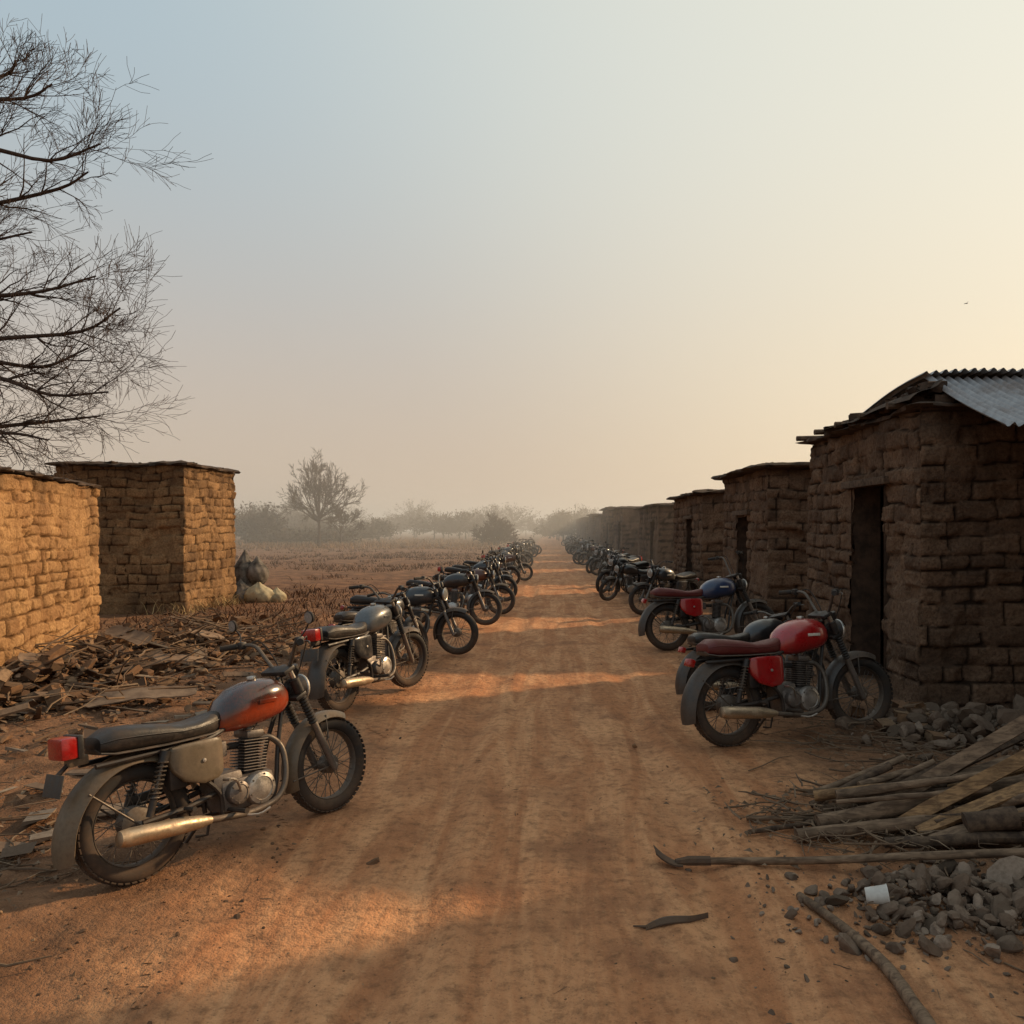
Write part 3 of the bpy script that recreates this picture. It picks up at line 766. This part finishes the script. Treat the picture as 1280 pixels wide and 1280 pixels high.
# ---------------------------------------------------------------- grass, litter, pebbles
def blades(name,n,fx,fy,hmin,hmax,cols,wid=0.006,clump=6,spr=0.12,gy=18):
    rs=np.random.RandomState(len(name)+n);nc=n//clump
    cx=fx(rs,nc);cy=fy(rs,nc)
    cl=np.repeat(rs.uniform(.5,1.4,nc),clump)
    x=np.repeat(cx,clump)+rs.normal(0,spr,nc*clump)*cl;y=np.repeat(cy,clump)+rs.normal(0,spr,nc*clump)*cl
    m=len(x);z=gh(x,y)-0.01;h=rs.uniform(hmin,hmax,m)*np.repeat(rs.uniform(.4,1.1,nc)**1.5,clump)
    a=rs.uniform(0,6.283,m);l=rs.uniform(0.3,1.7,m)*h;b=rs.uniform(0,6.283,m)
    sc=wid*(1+y/gy)
    dx=np.cos(a)*sc;dy=np.sin(a)*sc
    V=np.stack([np.stack([x-dx,y-dy,z],1),np.stack([x+dx,y+dy,z],1),
                np.stack([x+np.cos(b)*l*.35+dx*.7,y+np.sin(b)*l*.35+dy*.7,z+h*.6],1),np.stack([x+np.cos(b)*l*.35-dx*.7,y+np.sin(b)*l*.35-dy*.7,z+h*.6],1),
                np.stack([x+np.cos(b)*l,y+np.sin(b)*l,z+h],1)],1).reshape(-1,3)
    F=[]
    for i in range(m):
        o=i*5;F.append((o,o+1,o+2,o+3));F.append((o+3,o+2,o+4))
    me=bpy.data.meshes.new(name);me.from_pydata(V.tolist(),[],F);me.materials.append(randmat(name+'_m',cols,bm=False));me.update()
    o=bpy.data.objects.new(name,me);scene.collection.objects.link(o)
def mk(n,y0,y1,pw,xa,xb,dist):
    rs=np.random.RandomState(n);y=y0+(y1-y0)*rs.rand(n)**pw
    t=rs.rand(n)
    return xa-(t)*(xb+dist*y),y
xA,yA=mk(6000,14,105,1.3,-3.8,2,0.6)
kp=fbm(xA*.25,yA*.18,3,3)>0.0
xA=xA[kp];yA=yA[kp]
blades('dry_scrub',len(xA)*8,lambda r,n:xA[:n],lambda r,n:yA[:n],0.04,0.26,[(0.09,0.045,0.027),(0.17,0.085,0.048),(0.05,0.03,0.02),(0.23,0.13,0.07)],0.006,8,0.24,14)
xC,yC=mk(1500,70,125,1,-6,2,0.55)
blades('dry_grass',1500*8,lambda r,n:xC[:n],lambda r,n:yC[:n],0.15,0.7,[(0.25,0.13,0.065),(0.34,0.19,0.09),(0.15,0.08,0.045)],0.008,8,0.6,14)
xB,yB=mk(90,17.3,20.6,1,-7.75,.9,0.0)
blades('dry_weeds',90*9,lambda r,n:xB[:n],lambda r,n:yB[:n],0.1,0.45,[(0.35,0.24,0.11),(0.5,0.36,0.18),(0.2,0.13,0.06)],0.004,9,0.1)
def icos(sub):
    bm=bmesh.new();bmesh.ops.create_icosphere(bm,subdivisions=sub,radius=1);bm.verts.index_update()
    v=np.array([tuple(q.co) for q in bm.verts]);f=[[w.index for w in q.verts] for q in bm.faces];bm.free();return v,f
IC1=icos(1);IC2=icos(2)
def rocks(name,items,mat,sub=1,flat=(0.45,0.9),cuts=5,smooth=False):
    v0,f0=IC1 if sub==1 else IC2
    V=[];F=[];rs=np.random.RandomState(len(items)+len(name))
    for (x,y,z,s_) in items:
        v=v0.copy()
        for c in range(cuts):
            n=rs.normal(size=3);n/=np.linalg.norm(n);t=rs.uniform(0.35,0.8)
            d=v@n;ex=np.clip(d-t,0,None);v=v-ex[:,None]*n
        v=v*(1+rs.uniform(-.06,.06,(len(v),1)))
        v=v*np.array([1,rs.uniform(.5,1),rs.uniform(*flat)])*s_
        a=rs.uniform(0,6.28);ca,sa=math.cos(a),math.sin(a);b=rs.normal(0,.4)
        v=np.stack([v[:,0]*ca-v[:,1]*sa,v[:,0]*sa+v[:,1]*ca,v[:,2]+v[:,0]*b],1)+np.array([x,y,z])
        o=len(V);V.extend(v.tolist());F.extend([[i+o for i in f] for f in f0])
    me=bpy.data.meshes.new(name);me.from_pydata(V,[],F);me.materials.append(mat);me.update()
    o=bpy.data.objects.new(name,me);scene.collection.objects.link(o);return o
MSTONE=randmat('stone',[(0.085,0.060,0.042),(0.19,0.135,0.098),(0.13,0.085,0.058),(0.27,0.20,0.15)])
MCLOD=randmat('clods',[(0.12,0.063,0.034),(0.23,0.128,0.068),(0.07,0.042,0.028),(0.30,0.19,0.11)])
it=[]
for i in range(9000):
    y=1.8+22*R.random()**1.7;x=R.uniform(-0.7,0.62)*y+R.uniform(-.5,.5)
    on=abs(x-.15)<1.5
    if on and R.random()<0.66: continue
    s_=R.uniform(.003,.010)*(1+ (2.0*R.random()**4 if not on else .9*R.random()**8));it.append((x,y,g1(x,y)+s_*.1,s_))
it+=[(-1.03,4.64,g1(-1.03,4.64)+.015,.045),(0.75,7.1,.015,.03),(0.55,5.9,.01,.022),(0.95,6.5,.01,.02),(.7,3.45,.01,.014)]
rocks('gravel',it,MCLOD)
def pile(n,cx,cy,sx,sy,h,smin,smax,pw=1.5):
    out=[]
    for i in range(n):
        x=cx+R.gauss(0,sx);y=cy+R.gauss(0,sy)
        e=math.exp(-((x-cx)/sx)**2*.5-((y-cy)/sy)**2*.5)
        s_=smin+(smax-smin)*R.random()**pw
        out.append((x,y,g1(x,y)+h*e*R.random()+s_*.25,s_))
    return out
rocks('stone_rubble',pile(700,2.12,4.12,0.36,0.22,0.10,.008,.07,3.0)+pile(200,1.65,4.0,0.4,0.3,0.02,.005,.025)+[(2.45,4.3,.08,.11),(2.7,4.2,.09,.12),(1.75,3.65,.03,.07),(1.95,3.9,.04,.06)],MSTONE,2)
rocks('stone_rubble',pile(340,4.0,7.35,0.5,0.4,0.2,.01,.12,2.4)+[(4.1,7.15,.22,.17),(4.4,7.3,.25,.2),(3.3,6.95,.05,.09)],MSTONE,2)
rocks('earth_rubble',pile(1200,-5.95,10.2,0.5,1.5,0.40,.012,.15,3.2)+pile(650,-5.0,12.0,0.8,1.2,0.18,.012,.12,3)+pile(220,-6.7,15.0,0.8,1.0,0.15,.02,.13,2.4)+pile(800,-4.4,8.8,0.9,1.4,0.04,.005,.06,2.8),MCLOD,2,flat=(.25,.6),cuts=7)
mb=MB()
for i in range(190):
    x=R.gauss(-5.8,.6);y=R.gauss(10.6,1.7);L_=R.uniform(.1,.28)
    mb.box((x,y,g1(x,y)+R.uniform(.03,.42)*math.exp(-((x+5.95)/.7)**2)),(L_,R.uniform(.1,.16),R.uniform(.06,.11)),0,(Matrix.Rotation(R.uniform(0,3),3,'Z')@Matrix.Rotation(R.uniform(-.6,.6),3,'X')@Matrix.Rotation(R.uniform(-.5,.5),3,'Y')),bev=0.010,jit=0.014)
for i in range(16):
    x=R.gauss(3.6,.35);y=R.gauss(7.5,.4);L_=R.uniform(.1,.24)
    mb.box((x,y,g1(x,y)+.05),(L_,.13,.09),0,(Matrix.Rotation(R.uniform(0,3),3,'Z')@Matrix.Rotation(R.uniform(-.4,.4),3,'X')),bev=0.010,jit=0.014)
mb.obj('fallen_mud_bricks',[MCLOD])
# broken boards and sheet scraps in the left heap
MSCR=randmat('scrap_wood',[(0.07,0.046,0.033),(0.21,0.145,0.10),(0.12,0.08,0.055),(0.30,0.225,0.16),(0.10,0.10,0.10)])
mb=MB()
for i in range(120):
    if i<85: x=R.gauss(-5.4,.7);y=R.gauss(10.9,1.6);hz_=.38*math.exp(-((x+5.9)/.8)**2)
    else: x=R.uniform(-4.8,-2.9);y=R.uniform(3.9,9.0) if i<110 else R.uniform(4,5);hz_=0.02
    if abs(x+2.3)<.35: continue
    L_=R.uniform(.15,.75)*(1 if i<85 else .6)
    mb.box((x,y,g1(x,y)+.03+R.uniform(0,1)*hz_),(L_,R.uniform(.03,.14),R.uniform(.008,.022)),0,(Matrix.Rotation(R.uniform(0,3.1),3,'Z')@Matrix.Rotation(R.uniform(-.4,.4)*(1 if i<85 else .2),3,'Y')@Matrix.Rotation(R.uniform(-.6,.6)*(1 if i<85 else .3),3,'X')),jit=0.012)
mb.obj('broken_boards',[MSCR])
MTW=randmat('twigs',[(0.08,0.05,0.035),(0.20,0.13,0.08),(0.12,0.078,0.05),(0.27,0.19,0.125)])
mb=MB()
def twig(x,y,L,r,z=0.0,a=None,el=0.0):
    a=R.uniform(0,6.28) if a is None else a
    z0=g1(x,y)+r+z;d=Vector((math.cos(a),math.sin(a),el));p=Vector((x,y,z0))
    pts=[p+d*L*t+Vector((R.gauss(0,L*.04),R.gauss(0,L*.04),abs(R.gauss(0,L*.03)))) for t in(0,.33,.66,1)]
    mb.tube(pts,[r,r*.9,r*.75,r*.4],0,5)
for i in range(1500):
    y=2.8+15*R.random()**1.3;sd=R.random()
    x=(-2.4-R.random()*0.42*y-.2) if sd<.7 else (1.9+R.random()*.35*y*.6)
    twig(x,y,R.uniform(.04,.3),R.uniform(.0015,.005))
for i in range(90): twig(R.uniform(-1.6,1.8),R.uniform(3,12),R.uniform(.02,.09),R.uniform(.0015,.003))
for i in range(260): twig(R.gauss(-5.5,.8),R.gauss(11,1.7),R.uniform(.2,.9),R.uniform(.004,.018),R.uniform(0,.4),None,R.uniform(-.1,.5))
for i in range(90): twig(R.gauss(-3.3,.35),R.gauss(4.6,.45),R.uniform(.1,.6),R.uniform(.003,.01),0)
for i in range(190): twig(R.gauss(2.0,.38),R.gauss(5.15,.3),R.uniform(.1,.5),R.uniform(.003,.010),R.uniform(0,.1))
for i in range(120): twig(R.gauss(3.1,.5),R.gauss(7.0,.5),R.uniform(.15,.7),R.uniform(.003,.009),R.uniform(0,.05))
mb.obj('scattered_twigs',[MTW])
mb=MB()
for i in range(2300):
    if i<520: x,y=R.gauss(-5.4,.9),R.gauss(11,1.9)
    elif i<860: x,y=R.gauss(1.7,.38),R.gauss(5.3,.35)
    elif i<1900: x,y=-2.5-R.random()*3.8,3.2+R.random()*9
    else: x,y=2.2+R.random()*2,5+R.random()*3
    s_=R.uniform(.010,.045)*(1.9 if i<300 else .8);a=R.uniform(0,6.28);z=g1(x,y)+R.uniform(.005,.03);u=Vector((math.cos(a),math.sin(a),R.uniform(-.3,.3)));w=Vector((-math.sin(a),math.cos(a),R.uniform(-.2,.4)))
    p=Vector((x,y,z+.01));c=Vector((0,0,s_*.5))
    mb.add([p-u*s_,p-w*s_*.4+c*.6,p+u*s_,p+w*s_*.45+c],[(0,1,3),(1,2,3)],0,False)
mb.obj('leaf_litter',[MTW],auto=False)

# ---------------------------------------------------------------- wood pile, poles etc
MWY=woodmat('split_timber',(0.36,0.21,0.10),(0.15,0.085,0.045))
MWG=woodmat('weathered_pole',(0.25,0.165,0.105),(0.10,0.064,0.042),(3,18,18))
def rough_tube(mb,a,b,r0,r1,mat,n=9,seg=10,wob=0.02,flat=1.0):
    a=Vector(a);b=Vector(b);L=(b-a).length;pts=[];rad=[]
    for i in range(seg+1):
        t=i/seg;pts.append(a.lerp(b,t)+rv()*wob*L*.16);rad.append((r0+(r1-r0)*t)*R.uniform(.9,1.1))
    mb.tube(pts,rad,mat,n,flat=flat)
mb=MB()
def plank(a,b,w,t,mat,roll=0):
    a=Vector(a);b=Vector(b);d=b-a;L=d.length;q=(d.to_track_quat('X','Z')@Quaternion((1,0,0),roll)).to_matrix()
    n=10;secs=[]
    for i in range(n+1):
        f=i/n;x=(f-.5)*L;k=.8 if i==0 else 1
        ww=w/2*k*R.uniform(.96,1.02);tt=t/2*R.uniform(.94,1.04);o=.004*math.sin(f*5)
        secs.append([(a+b)/2+q@Vector((x,yy_*ww,zz_*tt+o)) for yy_,zz_ in((-1,-1),(1,-1),(1,1),(-1,1))])
    mb.loft(secs,mat,smooth=False)
# long planks leaning up to the right, slightly fanned, with visible gaps
plank((2.20,5.02,.10),(3.85,5.20,.86),.085,.035,0,.9)
plank((2.26,4.92,.08),(3.80,5.02,.66),.075,.035,0,.5)
plank((2.12,5.22,.10),(3.80,5.42,.98),.09,.03,1,.9)
plank((2.30,4.84,.06),(3.75,4.84,.46),.08,.035,1,.2)
plank((2.05,5.34,.06),(3.70,5.62,.70),.10,.03,2,.7)
plank((2.2,5.45,.05),(3.4,5.85,.26),.12,.03,1,.1)
rough_tube(mb,(1.70,5.10,.07),(3.4,5.25,.34),.05,.06,1)
rough_tube(mb,(1.52,4.95,.05),(3.1,5.05,.16),.04,.05,1)
rough_tube(mb,(2.0,4.80,.06),(3.3,4.70,.16),.032,.038,2)
rough_tube(mb,(2.50,4.82,.17),(2.78,4.76,.23),.062,.066,2,12,5)
rough_tube(mb,(1.3,5.3,.03),(2.2,5.2,.05),.018,.02,1)
rough_tube(mb,(1.25,5.05,.03),(2.0,5.25,.06),.016,.02,2)
for i in range(44):
    x=R.uniform(1.75,3.0);y=R.uniform(4.85,5.7);a=R.uniform(-.7,.7);L=R.uniform(.4,1.2);rough_tube(mb,(x,y,.04+R.uniform(0,.16)),(x+L*math.cos(a),y+L*math.sin(a)*.5,.06+R.uniform(0,.34)),R.uniform(.010,.042),R.uniform(.01,.03),R.choice((0,1,1,1,2,2)))
mb.obj('wood_pile',[MWY,MWG,MWOODD])
MIRON=dusty('rusty_iron',(0.05,0.035,0.028),0.65,0.3,0.3,14)
mb=MB()
mb.tube(spline([(0.84,4.60,.035),(1.5,4.56,.055),(2.2,4.50,.11),(3.1,4.42,.17)],5),[.020+.006*i/15 for i in range(16)],0,10)
mb.tube([(0.72,4.60,.03),(0.80,4.605,.035),(0.92,4.60,.037)],[.018,.029,.028],1,8)
secs=[]
for i in range(7):
    t=i/6;x=0.60+0.16*t;z=.085*(1-t)**2+.02;wd=.06-.033*t
    secs.append([(x,4.60-wd,z),(x,4.60,z+.008),(x,4.60+wd,z+.002),(x,4.60+wd,z-.008),(x,4.60,z-.002),(x,4.60-wd,z-.01)])
mb.loft(secs,1)
mb.obj('garden_hoe',[MWG,MIRON])
mb=MB();mb.tube(spline([(1.30,4.18,.03),(1.40,3.85,.035),(1.47,3.5,.03),(1.46,3.15,.03),(1.44,2.8,.03)],6),[(0.021+0.013*i/24)*R.uniform(.93,1.07) for i in range(25)],0,10)
mb.obj('wooden_branch',[MWG])
mb=MB()
secs=[]
for i in range(10):
    t=i/9;x=0.46+0.33*t;y=3.86+0.14*t+0.012*math.sin(t*7);w=.010+.016*math.sin(math.pi*min(1,t*1.1+.1));z=.030+.012*math.sin(t*4)
    secs.append([(x,y-w,z-.012),(x,y,z+.004),(x,y+w,z-.004),(x,y+w,z-.012),(x,y,z-.006),(x,y-w,z-.020)])
mb.loft(secs,0);mb.tube([(0.40,3.87,.025),(0.47,3.86,.025)],[.004,.008],0,6)
mb.obj('metal_scrap',[MIRON])
MPL=simple('white_plastic',(0.62,0.60,0.56),0.5,(0.45,0.42,0.38),12,0.1)
mb=MB();q=Vector((.9,-.25,.15)).normalized()
mb.lathe([(0,0),(0.036,0),(0.038,0.005),(0.048,0.10),(0.051,0.103),(0.051,0.108),(0.046,0.106),(0.035,0.008),(0,0.008)],(1.60,4.06,.085),q,0,20)
mb.obj('plastic_cup',[MPL])
MBOARD=simple('weathered_board',(0.24,0.165,0.11),0.85,(0.12,0.078,0.054),5,0.4,0.005)
def board(cx,cy,z,L,W,a,tx=0,ty_=0,mat=None,name='weathered_board'):
    b=MB();n=14;vs=[];rw=[R.uniform(.75,1) for i in range(n+1)];rw[0]=.3;rw[-1]=.45
    for i in range(n+1):
        for j in range(5):
            u=(i/n-.5)*L;w=(j/4-.5)*W*rw[i];vs.append(Vector((u,w,.03*math.sin(u*4+cx)+.02*math.sin(w*9)+.04*W*(j-2)**2/4)))
    V=vs+[v-Vector((0,0,.012)) for v in vs];o=len(vs);fs=[]
    for i in range(n):
        for j in range(4):
            k=i*5+j;fs.append((k,k+1,k+6,k+5));fs.append((o+k,o+k+5,o+k+6,o+k+1))
    for i in range(n):
        for j in(0,4):
            k=i*5+j;fs.append((k,k+5,o+k+5,o+k))
    for j in range(4):
        for i in(0,n):
            k=i*5+j;fs.append((k,k+1,o+k+1,o+k))
    M_=Matrix.Translation((cx,cy,z))@Matrix.Rotation(a,4,'Z')@Matrix.Rotation(tx,4,'X')@Matrix.Rotation(ty_,4,'Y')
    b.add([M_@v for v in V],fs,0,False);return b.obj(name,[mat or MBOARD])
board(-4.4,8.6,.14,1.1,.34,.3,.1,-.08);board(-5.7,10.8,.5,.8,.25,-.5,.3,.25);board(-6.0,9.6,.35,.7,.3,.9,.3,.3)
board(-3.25,4.75,.05,.8,.12,.2,.05,.0);board(-3.05,4.45,.04,.5,.08,.5,.05,.05);board(-3.15,4.2,.03,.7,.06,.35,.05,.0)
board(-5.2,12.2,.3,.8,.25,1.2,.3,.3);board(-5.3,9.3,.25,.6,.25,2.2,.3,.2);board(-4.9,10.6,.2,.7,.2,.8,.2,.2)
def sack(name,c,s_,mat,seed,pinch=True):
    bm=bmesh.new();bmesh.ops.create_icosphere(bm,subdivisions=4,radius=1);bm.verts.index_update()
    V=np.array([tuple(q.co) for q in bm.verts]);F=[[w.index for w in q.verts] for q in bm.faces];bm.free()
    th=np.arctan2(V[:,1],V[:,0])
    rr=1+0.18*fbm(V[:,0]*1.6+seed,V[:,2]*1.6+V[:,1],seed,3)+0.05*np.sin(th*9+V[:,2]*5+seed)*np.clip(V[:,2]+.4,0,1)
    V=V*rr[:,None];V=V*np.array(s_)
    if pinch:
        t=np.clip((V[:,2]/s_[2]-.45)/.5,0,1);k=1-.65*t;V[:,0]*=k;V[:,1]*=k;V[:,2]+=t*s_[2]*.25
    V[:,2]=np.maximum(V[:,2],-s_[2]*.8)
    V+=np.array(c);me=bpy.data.meshes.new(name);me.from_pydata(V.tolist(),[],F);me.materials.append(mat);me.polygons.foreach_set('use_smooth',[True]*len(F))
    return me
MSK=simple('sack_cloth',(0.50,0.42,0.27),0.95,(0.30,0.24,0.15),7,0.5,0.01);MSKD=simple('sack_dark',(0.03,0.026,0.023),0.9,(0.22,0.19,0.16),3.0,0.4,0.01)
E=empty('sack_pile',(-8.0,20.8,0))
for nm,c,s_,m,sd in(('dark_sack',(-.05,.3,.6),(.35,.33,.6),MSKD,1),('tied_sack',(.28,.25,.75),(.28,.3,.35),MSKD,5),('pale_sack',(.5,-.2,.22),(.42,.3,.26),MSK,2),('small_sack',(.9,-.05,.16),(.25,.22,.2),MSK,4),('low_sack',(0,-.15,.25),(.3,.25,.3),MSKD,9)):
    o=bpy.data.objects.new(nm,sack(nm,c,s_,m,sd));scene.collection.objects.link(o);o.parent=E
mb=MB();p=Vector((52,100,30))
mb.tube([p+Vector((-.22,0,0)),p+Vector((-.1,0,.01)),p+Vector((.08,0,.02)),p+Vector((.2,0,0))],[.01,.05,.045,.01],0,8)
for s_ in(-1,1): mb.add([p+Vector((.05,0,.03)),p+Vector((0,s_*.35,.16)),p+Vector((-.05,s_*.6,.08)),p+Vector((-.08,0,.03))],[(0,1,2,3)],0,False)
mb.obj('bird',[frame],auto=False)

# ---------------------------------------------------------------- haze (real volume)
mb=MB();mb.box((-60,275,4),(700,500,10.4),0)
mh=bpy.data.materials.new('haze');mh.use_nodes=True;nt=mh.node_tree;nt.nodes.clear()
vs=nt.nodes.new('ShaderNodeVolumeScatter');vs.inputs['Density'].default_value=0.007;vs.inputs['Color'].default_value=(0.97,0.92,0.85,1);vs.inputs['Anisotropy'].default_value=0.35
out=nt.nodes.new('ShaderNodeOutputMaterial');nt.links.new(vs.outputs[0],out.inputs['Volume'])
hz=mb.obj('haze',[mh],auto=False)

# ---------------------------------------------------------------- world
w=bpy.data.worlds.new('World');scene.world=w;w.use_nodes=True;nt=w.node_tree
bg=nt.nodes['Background'];bg.inputs['Strength'].default_value=0.1
sky=nt.nodes.new('ShaderNodeTexSky');sky.sky_type='NISHITA';sky.sun_disc=False
sky.sun_elevation=SUN_EL;sky.sun_rotation=SUN_AZ;sky.dust_density=4;sky.air_density=1.2;sky.ozone_density=2
tc=nt.nodes.new('ShaderNodeTexCoord').outputs['Generated']
nr=nt.nodes.new('ShaderNodeVectorMath');nr.operation='NORMALIZE';nt.links.new(tc,nr.inputs[0])
sp=nt.nodes.new('ShaderNodeSeparateXYZ');nt.links.new(nr.outputs[0],sp.inputs[0])
dt=nt.nodes.new('ShaderNodeVectorMath');dt.operation='DOT_PRODUCT';nt.links.new(nr.outputs[0],dt.inputs[0]);dt.inputs[1].default_value=SUNV
hzc=mix(nt,mapr(nt,dt.outputs['Value'],0.35,0.97),(6.4,4.95,3.7),(10.0,8.0,5.2))
hzc=mix(nt,mapr(nt,dt.outputs['Value'],0.93,1.0),hzc,(24,19,12))
up=mix(nt,mapr(nt,dt.outputs['Value'],0.12,0.98),(4.4,5.5,6.1),(8.7,8.5,7.2))
c=mix(nt,mapr(nt,sp.outputs['Z'],-0.04,0.56),hzc,up)
c=mix(nt,0.08,c,sky.outputs[0])
nt.links.new(c,bg.inputs['Color'])
L=bpy.data.lights.new('sun','SUN');L.energy=4.2;L.angle=math.radians(1.8);L.color=(1.0,0.69,0.39)
lo=bpy.data.objects.new('sun',L);scene.collection.objects.link(lo);lo.rotation_euler=(-SUNV).to_track_quat('-Z','Y').to_euler();lo.location=(30,20,20)
scene.view_settings.view_transform='Standard';scene.view_settings.look='None';scene.view_settings.exposure=0
cam=bpy.data.cameras.new('camera');co=bpy.data.objects.new('camera',cam);scene.collection.objects.link(co)
co.location=(0,0,1.95);co.rotation_euler=(math.radians(90),0,0)
cam.sensor_width=36;cam.lens=36*1000/1280;cam.shift_x=-48/1280;cam.shift_y=20/1280;cam.clip_end=5000;cam.clip_start=0.05
scene.camera=co
print('verts',sum(len(m.vertices) for m in bpy.data.meshes))
